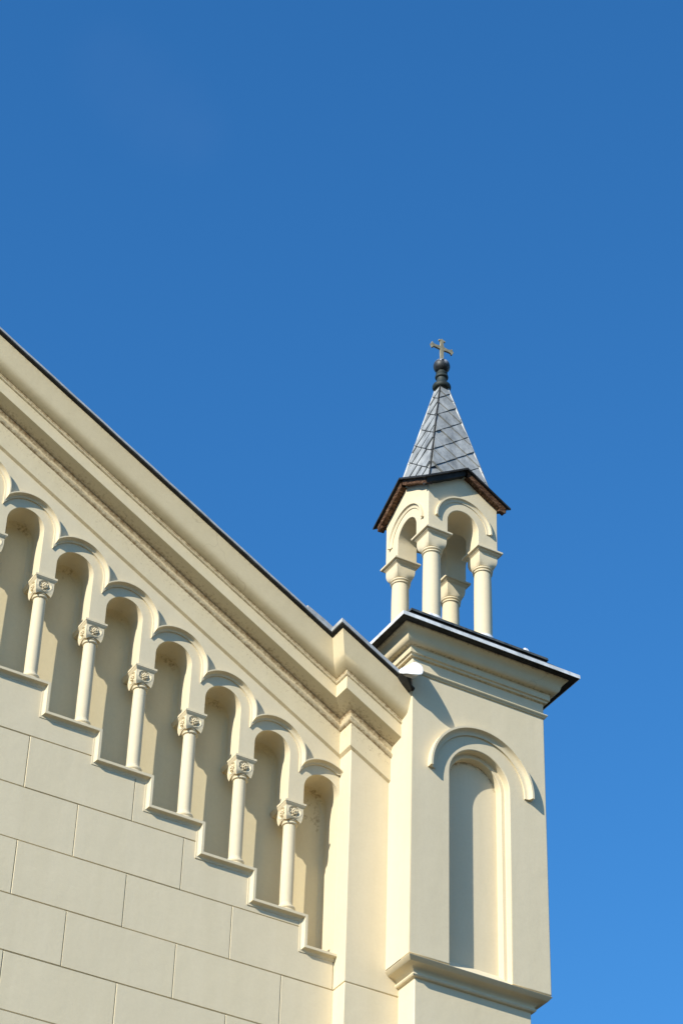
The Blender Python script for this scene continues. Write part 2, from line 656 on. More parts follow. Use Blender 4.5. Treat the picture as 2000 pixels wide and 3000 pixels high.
# hood moulds over the arches: each runs from the valley with its left neighbour down to the next valley
def hood_profile(ri, ro, p):
    w_ = ro - ri
    pr = [(ri, 0.01), (ri, -p * 0.26), (ri + w_ * 0.2, -p * 0.28)]
    for i in range(1, 7):
        t = i / 6 * pi / 2
        pr.append((ri + w_ * (0.2 + 0.48 * sin(t)), -p * (0.28 + 0.62 * (1 - cos(t)))))
    pr += [(ri + w_ * 0.72, -p), (ro, -p), (ro, 0.01)]
    return pr


HP = hood_profile(0.273, 0.314, 0.057)
for k in range(K0 + 1, K1 + 1):
    c = NC + DX * k
    sp = NSP - DZ * k
    N = 40
    lines = []
    for r, y in HP:
        a0 = math.acos(max(-1, min(1, (r - DX) / r)))
        pts = [(c + r * cos(a0 + (0 - a0) * i / N), y, sp + r * sin(a0 + (0 - a0) * i / N)) for i in range(N + 1)]
        if k < K1:
            zz = sp - DZ + sqrt(r * r - (r - DX) ** 2)
            pts.append((c + r, y, zz))
        else:
            pts = [p for p in pts if p[0] < XP + 0.03]
            pts = pts[:min(len(pts), N + 1)]
        lines.append(pts)
    n = min(len(l) for l in lines)
    lines = [l[:n] if k == K1 else l for l in lines]
    h = MB()
    h.rows(lines)
    h.build('hood_mould', STUCCO, church, smooth=30)

# columns of the arcade -----------------------------------------------------------------------
CX, CY = -0.036, 0.088
zt = AB_Z


def make_arcade_column():
    s = MB()
    zb = LED_Z
    s.lathe(CX, CY, [(0.0582, zb + 0.10), (0.0588, zb + 0.35), (0.0575, zb + 0.65), (0.0555, zt - 0.19)], 28, caps=False)
    col = s.build('column', STUCCO, church)
    b = MB()
    pr = [(0.082, zb - 0.01), (0.082, zb + 0.045)]
    for i in range(9):
        t = -pi / 2 + pi * i / 8
        pr.append((0.064 + 0.019 * cos(t), zb + 0.066 + 0.021 * sin(t)))
    pr += [(0.063, zb + 0.092), (0.061, zb + 0.100), (0.0582, zb + 0.115)]
    b.lathe(CX, CY, pr, 28)
    b.build('base', STUCCO, col)
    cp = MB()
    # necking ring
    pr = []
    for i in range(9):
        t = -pi / 2 + pi * i / 8
        pr.append((0.059 + 0.011 * cos(t), zt - 0.196 + 0.012 * sin(t)))
    pr += [(0.065, zt - 0.18), (0.068, zt - 0.165)]
    cp.lathe(CX, CY, pr, 28)
    # block: four faces, each with a sunk round panel
    levels = [(-0.045, 0.0845), (-0.105, 0.0850), (-0.150, 0.0800), (-0.178, 0.0700)]

    def half(z):
        for (za, ha), (zb_, hb) in zip(levels[:-1], levels[1:]):
            if zb_ <= z <= za:
                return ha + (hb - ha) * (z - za) / (zb_ - za)
        return levels[-1][1]
    N = 22
    for q in range(4):
        ca, sa = cos(q * pi / 2), sin(q * pi / 2)
        rows = []
        for j in range(N + 1):
            f = j / N
            rr = []
            for i in range(N + 1):
                e = -1 + 2 * i / N
                z = -0.045 - 0.133 * f
                hh = half(z)
                x = e * hh
                # the lower edge dips to points at the corners
                z -= 0.014 * f * f * abs(e) ** 3
                z += 0.016 * f ** 4 * max(0, cos(e * pi / 2)) ** 1
                d = sqrt((x / 0.058) ** 2 + ((z + 0.097) / 0.049) ** 2)
                dep = 0.0
                if d < 1.0:
                    dep = 0.012 * min(1, (1 - d) / 0.2)
                elif d < 1.18:
                    dep = -0.004 * (1 - abs(d - 1.09) / 0.09)
                y = -(hh - dep)
                rr.append((CX + x * ca - y * sa, CY + x * sa + y * ca, zt + z))
            rows.append(rr)
        cp.rows(rows)
        # rosette: five petals round a boss
        def loc(x, y, z):
            return (CX + x * ca - y * sa, CY + x * sa + y * ca, zt + z)
        yy = -0.077
        cp.sphere(loc(0, yy - 0.014, -0.096), 0.0105, 8)
        rq = random.Random(q)
        for pk in range(7):
            a = pk * 2 * pi / 7 + 0.3
            cp.sphere(loc(0.021 * cos(a), yy - 0.006 - rq.uniform(0, .004), -0.096 + 0.021 * sin(a)), 0.0098, 8)
            a += pi / 7
            cp.sphere(loc(0.036 * cos(a), yy + 0.002, -0.096 + 0.034 * sin(a)), 0.0082, 6)
    cp.poly([(CX + x * 0.07, CY + y * 0.07, zt - 0.172) for x, y in ((-1, -1), (1, -1), (1, 1), (-1, 1))])
    # abacus, running back to the niche wall
    ha = 0.104
    prof = [(0.086, -0.047), (0.089, -0.040), (0.098, -0.030), (0.101, -0.020), (ha, -0.0195), (ha, 0.0)]
    rows = []
    for h_, z in prof:
        rows.append([(CX - h_, YB + 0.003, zt + z), (CX - h_, CY - h_, zt + z), (CX + h_, CY - h_, zt + z), (CX + h_, YB + 0.003, zt + z)])
    cp.rows(rows)
    cp.poly(rows[0])
    cp.poly(rows[-1])
    cp.build('capital', STUCCO, col, smooth=32)
    return col


col0 = make_arcade_column()
for k in range(K0 + 1, K1 + 1):
    if k != 0:
        copy_part(col0, church, (DX * k, 0, -DZ * k))

# stepped ledge -------------------------------------------------------------------------------
path = []
for k in range(-8, 7):
    xr_ = LED_X + DX * k if k < 6 else XP + 0.02
    z = LED_Z - DZ * k
    if k > -8:
        path.append((LED_X + DX * (k - 1), z))
    else:
        path.append((XA, z))
    path.append((xr_, z))
lp = [(0.0, YB + 0.01), (0.0, -0.047), (0.026, -0.047), (0.0275, -0.040)]
for i in range(1, 8):
    t = i / 7 * pi / 2
    lp.append((0.0285 + 0.027 * (1 - cos(t)), -0.040 + 0.034 * sin(t)))
lp += [(0.0585, -0.006), (0.0585, 0.012)]
led = MB()
rows = []
for i, (x, z) in enumerate(path):
    last = i == len(path) - 1
    rows.append([(x - (0 if last or i == 0 else d), y, z - d) for d, y in lp])
led.rows(rows)
led.build('stepped_ledge', STUCCO, church, bevel=0.003, smooth=30)

# pilaster at the right end, in courses -----------------------------------------------------------
pil = MB()
XE = XL + 0.20
za = -1.0 + 0.0045
pil.prism([(XP, za), (XE, za), (XE, zr(3.3, XE)), (XP, zr(3.3, XP))], YP, 0.3)
z = -1.0
while z > GZ:
    z0 = max(z - 0.5, GZ)
    pil.box(XP, XE, YP, 0.3, z0 + 0.0045, z - 0.0045)
    z -= 0.5
pil.box(XP + 0.009, XE - 0.01, YP + 0.009, 0.29, GZ, -0.9)
pil.build('pilaster', STUCCO, church, bevel=0.006)

# raking cornice ------------------------------------------------------------------------------
ML = 0.87


def rake(name, prof, mat, parent, smooth=32, bevel=0.0, x_end=XL + 0.005, cap=True, wob=0.0, g=None):
    """sweep (projection, height at x=0) down the gable, round the break over the pilaster, to the turret"""
    mb = MB()
    xs = [XA + (XP - XA) * i / 150 for i in range(150)]
    rows = []
    for x in xs:
        rows.append([(x, -o, zr(z, x)) for o, z in prof])
    rows.append([(XP - ML * o, -o, zr(z, XP - ML * o)) for o, z in prof])
    rows.append([(XP - ML * o, YP - o, zr(z, XP - ML * o)) for o, z in prof])
    for i in range(1, 5):
        rows.append([(XP - ML * o + (x_end - XP + ML * o) * i / 4, YP - o, zr(z, XP - ML * o + (x_end - XP + ML * o) * i / 4)) for o, z in prof])
    if wob:
        def wv(x, y, z, p_):
            return wob * (0.5 * sin(7.3 * x + 40 * z + p_) + 0.35 * sin(17.9 * x - 21 * z + 2.1 * p_) + 0.25 * sin(41 * x + p_ * 3.3))
        rows = [[(x, y + wv(x, y, z, 0.4), z + wv(x, y, z, 1.9)) for x, y, z in r] for r in rows]
    mb.rows(rows, gs=[g] * len(rows) if g else None)
    if cap:
        mb.poly(rows[-1])
    o = mb.build(name, mat, parent, smooth=smooth, bevel=bevel)
    return o


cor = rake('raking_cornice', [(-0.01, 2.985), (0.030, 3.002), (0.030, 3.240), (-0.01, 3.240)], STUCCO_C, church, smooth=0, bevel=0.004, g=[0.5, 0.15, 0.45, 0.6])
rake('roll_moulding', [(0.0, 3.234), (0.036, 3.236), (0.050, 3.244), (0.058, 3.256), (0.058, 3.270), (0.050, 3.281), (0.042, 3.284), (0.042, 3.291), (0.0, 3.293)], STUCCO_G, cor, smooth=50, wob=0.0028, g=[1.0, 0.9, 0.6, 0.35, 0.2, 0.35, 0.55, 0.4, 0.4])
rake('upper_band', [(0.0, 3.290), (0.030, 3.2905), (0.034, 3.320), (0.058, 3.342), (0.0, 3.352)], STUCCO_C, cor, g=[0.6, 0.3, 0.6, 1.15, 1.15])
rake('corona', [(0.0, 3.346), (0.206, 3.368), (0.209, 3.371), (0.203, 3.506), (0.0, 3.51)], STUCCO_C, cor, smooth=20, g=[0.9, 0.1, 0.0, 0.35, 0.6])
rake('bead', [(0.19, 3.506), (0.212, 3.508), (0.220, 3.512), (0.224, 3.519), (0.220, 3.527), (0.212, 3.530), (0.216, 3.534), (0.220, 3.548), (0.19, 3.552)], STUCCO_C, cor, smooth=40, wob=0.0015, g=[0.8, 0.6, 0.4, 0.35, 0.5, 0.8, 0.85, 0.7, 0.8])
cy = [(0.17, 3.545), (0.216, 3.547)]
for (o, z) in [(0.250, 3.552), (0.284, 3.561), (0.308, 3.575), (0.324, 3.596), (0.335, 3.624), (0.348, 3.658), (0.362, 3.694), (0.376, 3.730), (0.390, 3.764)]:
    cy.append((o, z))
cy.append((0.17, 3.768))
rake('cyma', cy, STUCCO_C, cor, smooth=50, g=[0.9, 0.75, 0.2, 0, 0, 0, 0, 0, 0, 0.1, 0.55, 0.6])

# roof: sheet metal edge and the slope behind --------------------------------------------------------
rf = rake('roof', [(-6.5, 3.80), (0.30, 3.772), (0.390, 3.766), (0.424, 3.769), (0.426, 3.784), (0.30, 3.805), (-6.5, 3.86)], ZINC_DARK, church, smooth=0, cap=True)
ef = MB()
prof = [(0.37, 3.792), (0.4265, 3.782), (0.431, 3.783), (0.430, 3.806), (0.37, 3.82)]
rows = []
for i in range(41):
    x = XA + (XP - XA) * i / 41
    rows.append([(x, -o, zr(z + 0.002 * sin(i * 2.1), x)) for o, z in prof])
rows.append([(XP - ML * o, -o, zr(z, XP - ML * o)) for o, z in prof])
ef.rows(rows)
prof = [(0.37, 3.795), (0.4265, 3.780), (0.431, 3.781), (0.429, 3.822), (0.37, 3.84)]
ef.rows([[(XP - ML * o, -o, zr(z, XP - ML * o)) for o, z in prof], [(XP - ML * o, YP - o, zr(z, XP - ML * o)) for o, z in prof]] +
        [[(x, YP - o, zr(z, x)) for o, z in prof] for x in (2.85, 3.0, 3.195)])
ef.build('edge_flashing', ZINC, rf, smooth=0)
fl = MB()
prof = [(0.325, 3.84), (0.332, 3.84), (0.332, 3.962), (0.315, 3.972), (0.10, 4.0), (0.10, 3.84)]
fl.rows([[(x, -o, zr(z + dz_, x)) for o, z in prof] for x, dz_ in ((2.385, -0.014), (2.55, 0.0), (2.70, 0.0))], closed=True)
fl.poly([(2.385, -o, zr(z - 0.014, 2.385)) for o, z in prof])
fl.poly([(2.70, -o, zr(z, 2.70)) for o, z in prof])
fl.build('overlap_sheet', ZINC, rf, smooth=0, bevel=0.003)

# rainwater spout: a dished sheet-metal tongue that throws the water clear of the turret front
O = [(3.186, -0.607, 2.006), (3.264, -0.602, 2.079), (3.336, -0.597, 2.145), (3.368, -0.597, 2.171), (3.399, -0.627, 2.145), (3.389, -0.697, 2.066), (3.353, -0.767, 1.97), (3.334, -0.787, 1.921), (3.315, -0.792, 1.895), (3.25, -0.767, 1.893), (3.216, -0.717, 1.921), (3.182, -0.657, 1.938)]


def smooth_loop(P, it=2):
    P = [Vector(p) for p in P]
    for _ in range(it):
        Q = []
        for i in range(len(P)):
            a_, b_ = P[i], P[(i + 1) % len(P)]
            Q += [a_ * 0.75 + b_ * 0.25, a_ * 0.25 + b_ * 0.75]
        P = Q
    return P


L = smooth_loop(O)
ctr = Vector((3.292, -0.665, 2.022))
spt = MB()
spt.rows([[tuple(ctr + (q - ctr) * f + Vector((0, 0.022 * (1 - f * f), 0.006 * (1 - f * f)))) for q in L] for f in (0.02, 0.25, 0.5, 0.75, 0.92, 1.0)], True)
spt.poly([tuple(ctr + (q - ctr) * 0.02 + Vector((0, 0.022, 0.006))) for q in L])
sp_o = spt.build('water_spout', ZINC_WHITE, church, smooth=60)
md = sp_o.modifiers.new('Solid', 'SOLIDIFY')
md.thickness = 0.006
md.offset = -1
# folded underside that carries the tongue, and a black block standing in for the shaded gap below it
us_ = MB()
low_ = [(3.182, -0.655, 1.940), (3.216, -0.713, 1.923), (3.25, -0.763, 1.896), (3.30, -0.785, 1.897), (3.33, -0.78, 1.925)]
root = [(3.20, -0.585, 1.985), (3.25, -0.59, 1.965), (3.30, -0.59, 1.962), (3.345, -0.585, 1.972), (3.385, -0.578, 2.01)]
us_.rows([low_, root])
us_.build('spout_underside', ZINC_STAINED, sp_o, smooth=60)
ge = MB()
fr = [tuple(q) for q in [[3.188, -0.652, 1.937], [3.221, -0.697, 1.892], [3.266, -0.707, 1.886], [3.32, -0.625, 1.817], [3.245, -0.627, 1.879]]]
bk_ = [(x + 0.01, -0.45, z + 0.04) for x, y, z in fr]
ge.rows([fr, bk_], True)
ge.poly(fr)
ge.build('shaded_gap_block', ZINC_DARK, sp_o, smooth=0)  # black wedge in place of gap shade, extended to lengthen the cast shadow
sv = MB()
a_ = [(3.201, -0.627, 1.954), (3.238, -0.628, 1.942), (3.276, -0.627, 1.904), (3.268, -0.627, 1.898), (3.214, -0.627, 1.933)]
sv.rows([a_, [(x, y + 0.006, z + 0.003) for x, y, z in a_]], True)
sv.poly(a_)
sv.build('bent_flashing', ZINC, sp_o, smooth=0)

# the nave behind the gable
nv = MB()
nv.prism([(XA, GZ), (XL + 0.3, GZ), (XL + 0.3, zr(3.72, XL + 0.3)), (XA, zr(3.72, XA))], YB + 0.02, 6.4)
nv.build('nave_wall', STUCCO, church, smooth=0)

# ============================================================================================ TURRET
turret = thing('corner_turret', (TC[0], TC[1], GZ), 'square cream turret with a round-arched blind niche and a metal-edged cornice, right of the gable', 'turret')
tx, ty = TC
AR, AR2, ASP = 0.3165, 0.2725, 1.138
D1, D2 = 0.075, 0.152

tb = MB()
ZB, ZTOP = -0.783, 2.50
o1 = [(tx - AR, ZB)] + arc(tx, ASP, AR, pi, 0, 40) + [(tx + AR, ZB)]
tb.poly([(XL, YT, ZB)] + [(x, YT, z) for x, z in o1] + [(XR, YT, ZB), (XR, YT, ZTOP), (XL, YT, ZTOP)])
tb.rows([[(x, YT, z) for x, z in o1], [(x, YT + D1, z) for x, z in o1]])
o2 = [(tx - AR2, ZB)] + arc(tx, ASP, AR2, pi, 0, 40) + [(tx + AR2, ZB)]
tb.rows([[(x, YT + D1, z) for x, z in o1], [(x, YT + D1, z) for x, z in o2]])
tb.rows([[(x, YT + D1, z) for x, z in o2], [(x, YT + D2, z) for x, z in o2]])
yb = ty + TH
tb.poly([(XL, YT, ZB), (XL, YT, ZTOP), (XL, yb, ZTOP), (XL, yb, ZB)])
tb.poly([(XR, YT, ZB), (XR, yb, ZB), (XR, yb, ZTOP), (XR, YT, ZTOP)])
tb.poly([(XL, yb, ZB), (XL, yb, ZTOP), (XR, yb, ZTOP), (XR, yb, ZB)])
tb.poly([(XL, YT, ZB), (tx - AR, YT, ZB), (tx - AR, YT + D2, ZB), (XL, YT + D2, ZB)])
tb.poly([(XR, YT, ZB), (XR, YT + D2, ZB), (tx + AR, YT + D2, ZB), (tx + AR, YT, ZB)])
body = tb.build('turret_wall', STUCCO, turret, bevel=0.007, merge=1e-4)
# back of the blind niche, with soot under its head
np_ = MB()
rows, gs = [], []
for j in range(61):
    z = -0.85 + (ASP + AR2 + 0.02 + 0.85) * j / 60
    rr, gg = [], []
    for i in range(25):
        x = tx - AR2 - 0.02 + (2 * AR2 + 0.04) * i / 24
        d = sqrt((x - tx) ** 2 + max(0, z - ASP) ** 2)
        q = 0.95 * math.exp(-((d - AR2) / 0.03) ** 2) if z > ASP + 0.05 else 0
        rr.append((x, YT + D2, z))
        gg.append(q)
    rows.append(rr)
    gs.append(gg)
np_.rows(rows, gs=gs)
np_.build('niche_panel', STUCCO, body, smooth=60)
sil = MB()
sil.prism([(tx - AR - 0.001, 0), (tx + AR + 0.001, 0), (tx + AR + 0.001, 1), (tx - AR - 0.001, 1)], 0, 1)
sil = MB()
a = [(YT + 0.024, -0.80), (YT + 0.024, -0.778), (YT + D2 + 0.005, -0.655), (YT + D2 + 0.005, -0.80)]
sil.rows([[(tx - AR - 0.002, y, z) for y, z in a], [(tx + AR + 0.002, y, z) for y, z in a]], closed=True)
sil.build('niche_sill', STUCCO, body, smooth=0)

# hood over the blind niche
TP = hood_profile(0.474, 0.546, 0.064)
hm = MB()
rows = []
for i in range(49):
    a = pi + 0.03 - (pi + 0.06) * i / 48
    rows.append([(tx + r * cos(a), YT + y, 1.122 + r * sin(a)) for r, y in TP])
hm.rows(rows)
hm.poly(rows[0])
hm.poly(rows[-1])
hm.build('hood_mould', STUCCO, turret, smooth=30)


def square_sweep(prof, half=TH, c=TC):
    rows = []
    for o, z in prof:
        h_ = half + o
        rows.append([(c[0] - h_, c[1] - h_, z), (c[0] + h_, c[1] - h_, z), (c[0] + h_, c[1] + h_, z), (c[0] - h_, c[1] + h_, z)])
    return rows


# ledge under the upper stage
lg = MB()
lp = [(-0.03, -0.781), (-0.016, -0.7835), (-0.016, -0.794), (0.004, -0.7965), (0.006, -0.799), (-0.023, -0.836), (-0.026, -0.837)]
for i in range(1, 8):
    t = i / 7 * pi / 2
    lp.append((-0.026 - 0.082 * sin(t), -0.837 - 0.050 * (1 - cos(t)) - 0.003))
lp += [(-0.104, -0.892), (-0.096, -0.899), (-0.095, -0.910), (-0.104, -0.922), (-0.128, -0.928), (-0.16, -0.93)]
r_ = square_sweep(lp)
lg.rows(r_, True)
lg.poly(r_[0])
lg.build('ledge_moulding', STUCCO, turret, smooth=35, bevel=0.003)
# lower stage
lo = MB()
hl = 0.13
lo.box(tx - TH + hl, tx + TH - hl, ty - TH + hl, ty + TH - hl, GZ, -0.90)
lo.build('lower_stage', STUCCO, turret, bevel=0.007)

# astragal and cornice
ag = MB()
r_ = square_sweep([(-0.01, 2.120), (0.004, 2.118), (0.022, 2.108), (0.029, 2.098), (0.026, 2.088), (0.014, 2.080), (0.016, 2.074), (0.010, 2.066), (-0.01, 2.064)])
ag.rows(r_, True)
ag.build('astragal', STUCCO_C, turret, smooth=40, bevel=0.0)
cn = MB()
pr = [(-0.01, 2.225), (0.004, 2.226), (0.024, 2.232), (0.027, 2.238), (0.030, 2.250), (0.040, 2.253), (0.045, 2.257), (0.046, 2.316), (0.052, 2.322)]
pr += [(0.080, 2.328), (0.098, 2.338), (0.110, 2.352), (0.117, 2.370), (0.122, 2.392), (0.130, 2.414), (0.143, 2.434), (0.158, 2.449), (0.172, 2.458), (0.176, 2.468), (0.10, 2.469)]
r_ = square_sweep(pr)
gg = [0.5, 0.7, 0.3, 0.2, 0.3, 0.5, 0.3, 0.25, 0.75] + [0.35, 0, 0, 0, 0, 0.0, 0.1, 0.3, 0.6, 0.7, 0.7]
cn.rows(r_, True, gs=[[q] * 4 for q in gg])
cn.poly(r_[-1])
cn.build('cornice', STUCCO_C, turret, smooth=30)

# metal roof of the turret: steep skirt, a lapped upper sheet, the flat under the lantern
rfm = MB()
pr = [(0.10, 2.4695), (0.243, 2.466), (0.250, 2.470), (0.2505, 2.474)]
r_ = square_sweep(pr)
rfm.rows(r_, True)
rfm.poly(r_[0])
top = square_sweep([(0.249, 2.505), (0.235, 2.512), (0.0, 2.735), (-0.30, 3.02)])
rfm.rows([r_[-1]] + top, True)
rfm.poly(top[-1])
troof = rfm.build('roof', ZINC_DARK, turret, smooth=0)
ff = MB()
r_ = square_sweep([(0.2475, 2.468), (0.2535, 2.467), (0.2525, 2.506), (0.247, 2.509), (0.228, 2.525)])
ff.rows(r_, True)
ff.build('edge_flashing', ZINC_STAINED, troof, smooth=0)
us = MB()
r_ = square_sweep([(-0.02, 2.725), (0.045, 2.722), (0.040, 2.750), (0.028, 2.760), (-0.31, 3.052)])
us.rows(r_, True)
us.poly(r_[-1])
us.build('upper_sheet', SLATE_DARK, troof, smooth=0)
for x in (3.55, 4.603):
    c = MB()
    c.rows([[(x - 0.022, -0.60, 2.765), (x + 0.022, -0.60, 2.765), (x + 0.022, -0.55, 2.80), (x - 0.022, -0.55, 2.80)],
            [(x - 0.010, -0.585, 2.800), (x + 0.010, -0.585, 2.800), (x + 0.008, -0.565, 2.815), (x - 0.008, -0.565, 2.815)]], closed=True)
    c.poly([(x - 0.010, -0.585, 2.800), (x + 0.010, -0.585, 2.800), (x + 0.008, -0.565, 2.815), (x - 0.008, -0.565, 2.815)])
    c.build('snow_clip', ZINC_WHITE, troof, smooth=0)

# ============================================================================================ LANTERN
LX, LY, LW = 4.076, 0.088, 0.40
LC = 0.292
lantern = thing('turret_lantern', (LX, LY, 3.05), 'open lantern on four columns under a pointed metal spire with a cross', 'lantern')
AZ = 4.058
ZA, ZS = 4.91, 0.62               # apex of the eaves and slope of the four small gables

# columns
def make_lantern_column():
    x, y = LX - LC, LY - LC
    s = MB()
    s.lathe(x, y, [(0.0885, 2.98), (0.0885, 3.30), (0.087, 3.6), (0.0835, AZ - 0.24)], 36, caps=False)
    c_ = s.build('column', STUCCO, lantern)
    cp = MB()
    pr = []
    for zc, rr in ((-0.238, 0.011), (-0.208, 0.012)):
        for i in range(7):
            t = -pi / 2 + pi * i / 6
            pr.append((0.0855 + (0.004 if zc > -0.22 else 0) + rr * cos(t), AZ + zc + rr * sin(t)))
    cp.lathe(x, y, pr, 36)
    # cushion block: square above, rounded off below
    N = 12
    rows = []
    M = 48
    for j in range(N + 1):
        f = j / N
        z = AZ - 0.05 - 0.145 * f
        q = max(0, (f - 0.30) / 0.70)
        rr = []
        for i in range(M):
            a = 2 * pi * i / M + pi / 4
            ca, sa = cos(a), sin(a)
            sqr = 0.106 / max(abs(ca), abs(sa))
            cir = 0.104
            # each corner is rolled in towards the round neck
            bl = min(1, max(0, 1 - sqrt(max(0, 1 - q * q))))
            rad = sqr + (min(cir * (1 - 0.06 * q), sqr) - sqr) * min(1, bl * 1.35)
            rr.append((x + rad * ca, y + rad * sa, z))
        rows.append(rr)
    cp.rows(rows, True)
    cp.poly(rows[-1])
    h1 = 0.147
    prof = [(0.108, -0.054), (0.112, -0.046), (0.124, -0.038), (0.128, -0.028), (0.140, -0.026), (h1, -0.022), (h1, 0.0)]
    rows = [[(x - h, y - h, AZ + z), (x + h, y - h, AZ + z), (x + h, y + h, AZ + z), (x - h, y + h, AZ + z)] for h, z in prof]
    cp.rows(rows, True)
    cp.poly(rows[0])
    cp.poly(rows[-1])
    cp.build('capital', STUCCO, c_, smooth=32, bevel=0.003)
    ft = MB()
    ft.lathe(x, y, [(0.106, 2.99), (0.104, 3.042), (0.096, 3.052), (0.089, 3.054)], 36, caps=False)
    ft.build('lead_collar', ZINC_WHITE, c_)
    return c_


lc = make_lantern_column()
for i, j in ((1, 0), (0, 1), (1, 1)):
    copy_part(lc, lantern, (2 * LC * i, 2 * LC * j, 0))

# arched walls with groined inside
LR, LSP = 0.175, 4.235


def rot4(p, q):
    x, y, z = p
    for _ in range(q):
        x, y = -y, x
    return (LX + x, LY + y, z)


lw = MB()
N = 32
op = [(-LR, AZ)] + arc(0, LSP, LR, pi, 0, N) + [(LR, AZ)]
ztop = lambda x: ZA - ZS * abs(x) - 0.010
for q in range(4):
    front = [(-LW, -LW, AZ)] + [(x, -LW, z) for x, z in op] + [(LW, -LW, AZ), (LW, -LW, ztop(LW)), (0, -LW, ztop(0)), (-LW, -LW, ztop(LW))]
    lw.poly([rot4(p, q) for p in front])
    # tunnel from the face to the groin
    lw.rows([[rot4((x, -LW, z), q) for x, z in op], [rot4((x, -max(abs(x), 0.0), z), q) for x, z in op]])
for sx in (-1, 1):
    for sy in (-1, 1):
        lw.poly([(LX + sx * a, LY + sy * b, AZ) for a, b in ((LR, LR), (LW, LR), (LW, LW), (LR, LW))])
lwall = lw.build('arched_walls', STUCCO, lantern, bevel=0.006, merge=1e-4)
LP = hood_profile(0.268, 0.322, 0.030)
hd = MB()
rows = []
for i in range(41):
    a = pi - pi * i / 40
    rows.append([(LX + r * cos(a), LY - LW + y, LSP + 0.003 + r * sin(a)) for r, y in LP])
hd.rows(rows)
hd.poly(rows[0])
hd.poly(rows[-1])
h0 = hd.build('hood_mould', STUCCO, lantern, smooth=30)
for q in (1, 2, 3):
    o = h0.copy()
    COL.objects.link(o)
    o.parent = lantern
    o.rotation_euler = (0, 0, q * pi / 2)

# gabled roof over the four faces
OV = 0.5


def gable_sheet(ov, dz0, dz1):
    mb = MB()
    zt_ = lambda x, y, d: ZA - ZS * min(abs(x), abs(y)) + d
    P = [(0, -1), (1, -1), (1, 0), (1, 1), (0, 1), (-1, 1), (-1, 0), (-1, -1)]
    for i in range(8):
        a, b = P[i], P[(i + 1) % 8]
        A = [(LX + ov * a[0], LY + ov * a[1], zt_(ov * a[0], ov * a[1], 0)), (LX + ov * b[0], LY + ov * b[1], zt_(ov * b[0], ov * b[1], 0)), (LX, LY, ZA)]
        mb.poly([(x, y, z + dz1) for x, y, z in A])
        mb.poly([(x, y, z + dz0) for x, y, z in A][::-1])
        mb.poly([(A[0][0], A[0][1], A[0][2] + dz0), (A[1][0], A[1][1], A[1][2] + dz0), (A[1][0], A[1][1], A[1][2] + dz1), (A[0][0], A[0][1], A[0][2] + dz1)])
    return mb


groof = gable_sheet(OV, -0.022, 0.0).build('gable_roof', ZINC_DARK, lantern, smooth=0)
eb = MB()
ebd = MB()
# eaves boards: two per gable, each its own plank with a ragged lower edge
rn = random.Random(11)
for q in range(4):
    for sgn in (-1, 1):
        n = 9
        top_, bot_, topi, boti = [], [], [], []
        for i in range(n + 1):
            t = 0.012 + (0.46 - 0.012) * i / n
            x = sgn * t
            z = ZA - ZS * t
            jag = rn.uniform(-0.006, 0.004)
            top_.append(rot4((x, -(OV - 0.028), z - 0.023), q))
            bot_.append(rot4((x, -(OV - 0.036) + rn.uniform(-.004, .004), z - 0.078 + jag), q))
            topi.append(rot4((x, -0.395, z - 0.023), q))
            boti.append(rot4((x, -0.395, z - 0.070 + jag), q))
        dst = ebd if (q == 0 and sgn < 0) else eb  # front left board made black: eaves shade put into its colour
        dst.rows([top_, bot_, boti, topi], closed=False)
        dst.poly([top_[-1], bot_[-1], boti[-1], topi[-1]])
eb.build('eaves_board', WOOD, groof, smooth=20)
ebd.build('shade_black_board', ZINC_DARK, groof, smooth=20)

# spire -------------------------------------------------------------------------------------------
Z1, H1, Z2, H2 = 4.60, 0.3965, 6.31, 0.044
hz = lambda z: H1 + (H2 - H1) * (z - Z1) / (Z2 - Z1)
spm = MB()
rows = [[(LX - h, LY - h, z), (LX + h, LY - h, z), (LX + h, LY + h, z), (LX - h, LY + h, z)] for h, z in ((hz(4.68), 4.68), (H2, Z2))]
spm.rows(rows, True)
spire = spm.build('spire', SEAM, lantern, smooth=0)


def clip(poly, f):
    res = []
    for i in range(len(poly)):
        a, b = poly[i - 1], poly[i]
        fa, fb = f(a), f(b)
        if (fa >= 0) != (fb >= 0):
            t = fa / (fa - fb)
            res.append((a[0] + (b[0] - a[0]) * t, a[1] + (b[1] - a[1]) * t))
        if fb >= 0:
            res.append(b)
    return res


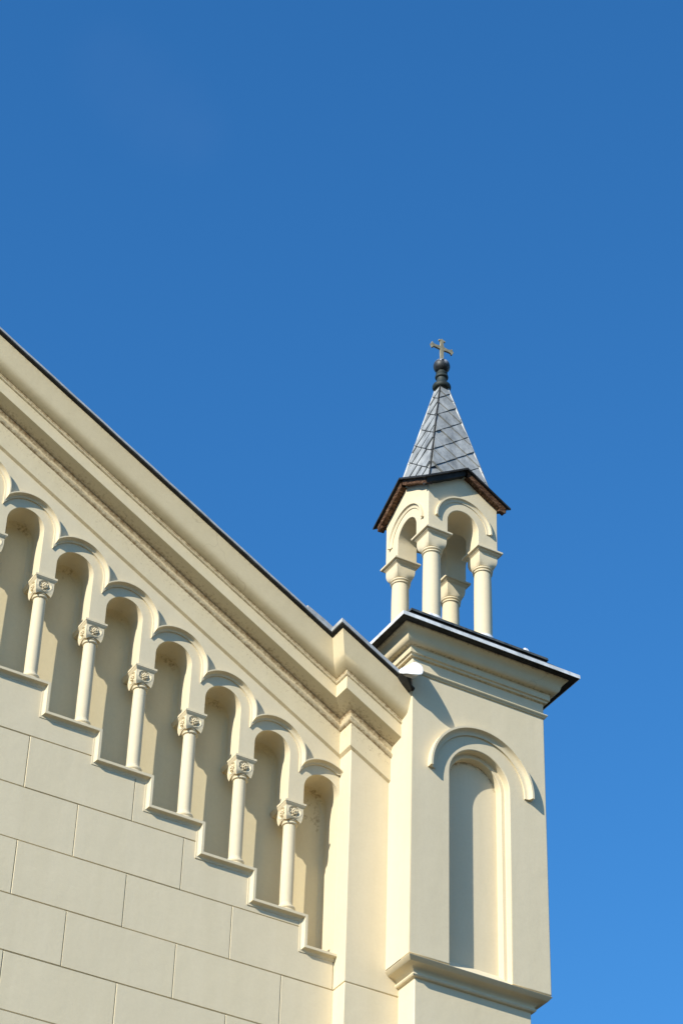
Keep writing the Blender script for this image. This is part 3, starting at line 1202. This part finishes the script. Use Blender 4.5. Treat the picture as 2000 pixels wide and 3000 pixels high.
tl = MB()
SP = 0.249
nrm = 1 / sqrt(1 + 0.2056 ** 2)
rn = random.Random(5)
for q in range(4):
    for a in range(-4, 30):
        for b in range(-4, 30):
            # corners: (v-.91u) in [c1,c1+SP], (v+.91u) in [c2,c2+SP]
            c1, c2 = 4.43 + a * SP - 2 * SP, 4.42 + b * SP - 2 * SP
            gp = 0.005
            P = []
            for p_, q_ in ((0, 0), (1, 0), (1, 1), (0, 1)):
                A, B = c1 + gp + p_ * (SP - 2 * gp), c2 + gp + q_ * (SP - 2 * gp)
                P.append(((B - A) / 1.82, (A + B) / 2))
            if max(p[1] for p in P) < 4.6 or min(p[1] for p in P) > 6.32:
                continue
            vmin = min(p[1] for p in P)
            P = clip(P, lambda p: p[1] - 4.70)
            if len(P) > 2:
                P = clip(P, lambda p: Z2 - p[1])
            if len(P) > 2:
                P = clip(P, lambda p: hz(p[1]) - 0.004 - p[0])
            if len(P) > 2:
                P = clip(P, lambda p: hz(p[1]) - 0.004 + p[0])
            if len(P) < 3:
                continue
            tw = rn.uniform(-0.004, 0.004)

            def on(p, off):
                h = hz(p[1])
                return rot4((p[0], -(h + off * nrm), p[1] + off * 0.2), q)
            topf = [on(p, 0.005 + 0.015 * (1 - (p[1] - vmin) / SP) + tw * p[0] / 0.12) for p in P]
            botf = [on(p, -0.002) for p in P]
            tl.poly(topf)
            for i in range(len(P)):
                j = (i + 1) % len(P)
                tl.poly([botf[i], botf[j], topf[j], topf[i]])
tl.build('metal_shingles', SPIRE_TILE, spire, smooth=0, recalc=True, merge=1e-7)
for sx, sy in ((-1, -1), (1, -1), (1, 1), (-1, 1)):
    rc = MB()
    thin = (sx, sy) == (-1, -1)  # folded seam in dark metal, its shadow line put into the colour
    rad = 0.0075 if thin else 0.015
    rows = []
    for z in (4.70, 4.9, 5.15, 5.4, 5.65, 5.9, 6.1, Z2):
        h = hz(z) + (0.006 if thin else 0.003)
        rows.append([(LX + sx * h + rad * cos(2 * pi * k / 8), LY + sy * h + rad * sin(2 * pi * k / 8), z) for k in range(8)])
    rc.rows(rows, True)
    if not thin:
        for z in (4.86, 5.11, 5.36, 5.61, 5.86, 6.1):
            h = hz(z) + 0.003
            rc.rows([[(LX + sx * (h - dd) + 0.0185 * cos(2 * pi * k / 8), LY + sy * (h - dd) + 0.0185 * sin(2 * pi * k / 8), z + zz_) for k in range(8)] for zz_, dd in ((-0.007, -0.001), (0.004, 0.001))], True)
    rc.build('shadow_dark_seam' if thin else 'ridge_cap', ZINC_DARK if thin else ZINC, spire, smooth=60)

# finial -------------------------------------------------------------------------------------------
fn = MB()
pr = [(0.050, 6.285), (0.076, 6.296)]
for i in range(9):
    t = -pi / 2 + pi * i / 8
    pr.append((0.066 + 0.032 * cos(t), 6.345 + 0.038 * sin(t)))
pr += [(0.070, 6.388), (0.063, 6.400), (0.056, 6.422), (0.052, 6.445), (0.053, 6.460)]
for i in range(7):
    t = -pi / 2 + pi * i / 6
    pr.append((0.054 + 0.0165 * cos(t), 6.486 + 0.022 * sin(t)))
pr += [(0.056, 6.515), (0.061, 6.523), (0.0615, 6.535), (0.055, 6.543), (0.046, 6.556), (0.044, 6.572)]
fn.lathe(LX, LY, pr, 40)
fin = fn.build('finial', BALL_MAT, lantern, smooth=40)
bl = MB()
bl.sphere((LX, LY, 6.640), 0.0885, 36)
bl.build('ball', BALL, fin, smooth=80)
# cross with flared, three-pointed ends
w_, e_ = 0.0168, 0.038
end = lambda L: [(w_, L - 0.052), (w_ + 0.004, L - 0.048), (w_ + 0.003, L - 0.036), (e_ - 0.006, L - 0.024), (e_, L - 0.030), (e_ + 0.001, L - 0.014), (e_ - 0.010, L - 0.012), (0.014, L - 0.006), (0.0, L + 0.004)]


def arm(L):
    e = end(L)
    return e + [(-a, b) for a, b in reversed(e[:-1])]


zc = 6.897
pts = []
for ang, L in ((0, 0.128), (1, 0.140), (2, None), (3, 0.140)):
    if L is None:
        prof = [(w_, 0.175), (-w_, 0.175)]
    else:
        prof = arm(L)
    # arm pointing up, rotated clockwise by 90 degrees times ang; small knobs in the crotch
    loc = [(-p[0], p[1]) for p in prof] if True else prof
    for a, b in [(-w_ - 0.006, w_ + 0.006)] + loc:
        for _ in range(ang):
            a, b = b, -a
        pts.append((LX + a, zc + b))
cr = MB()
cr.prism(pts, LY - 0.011, LY + 0.011)
cr.build('cross', BRASS, lantern, smooth=0, bevel=0.002)
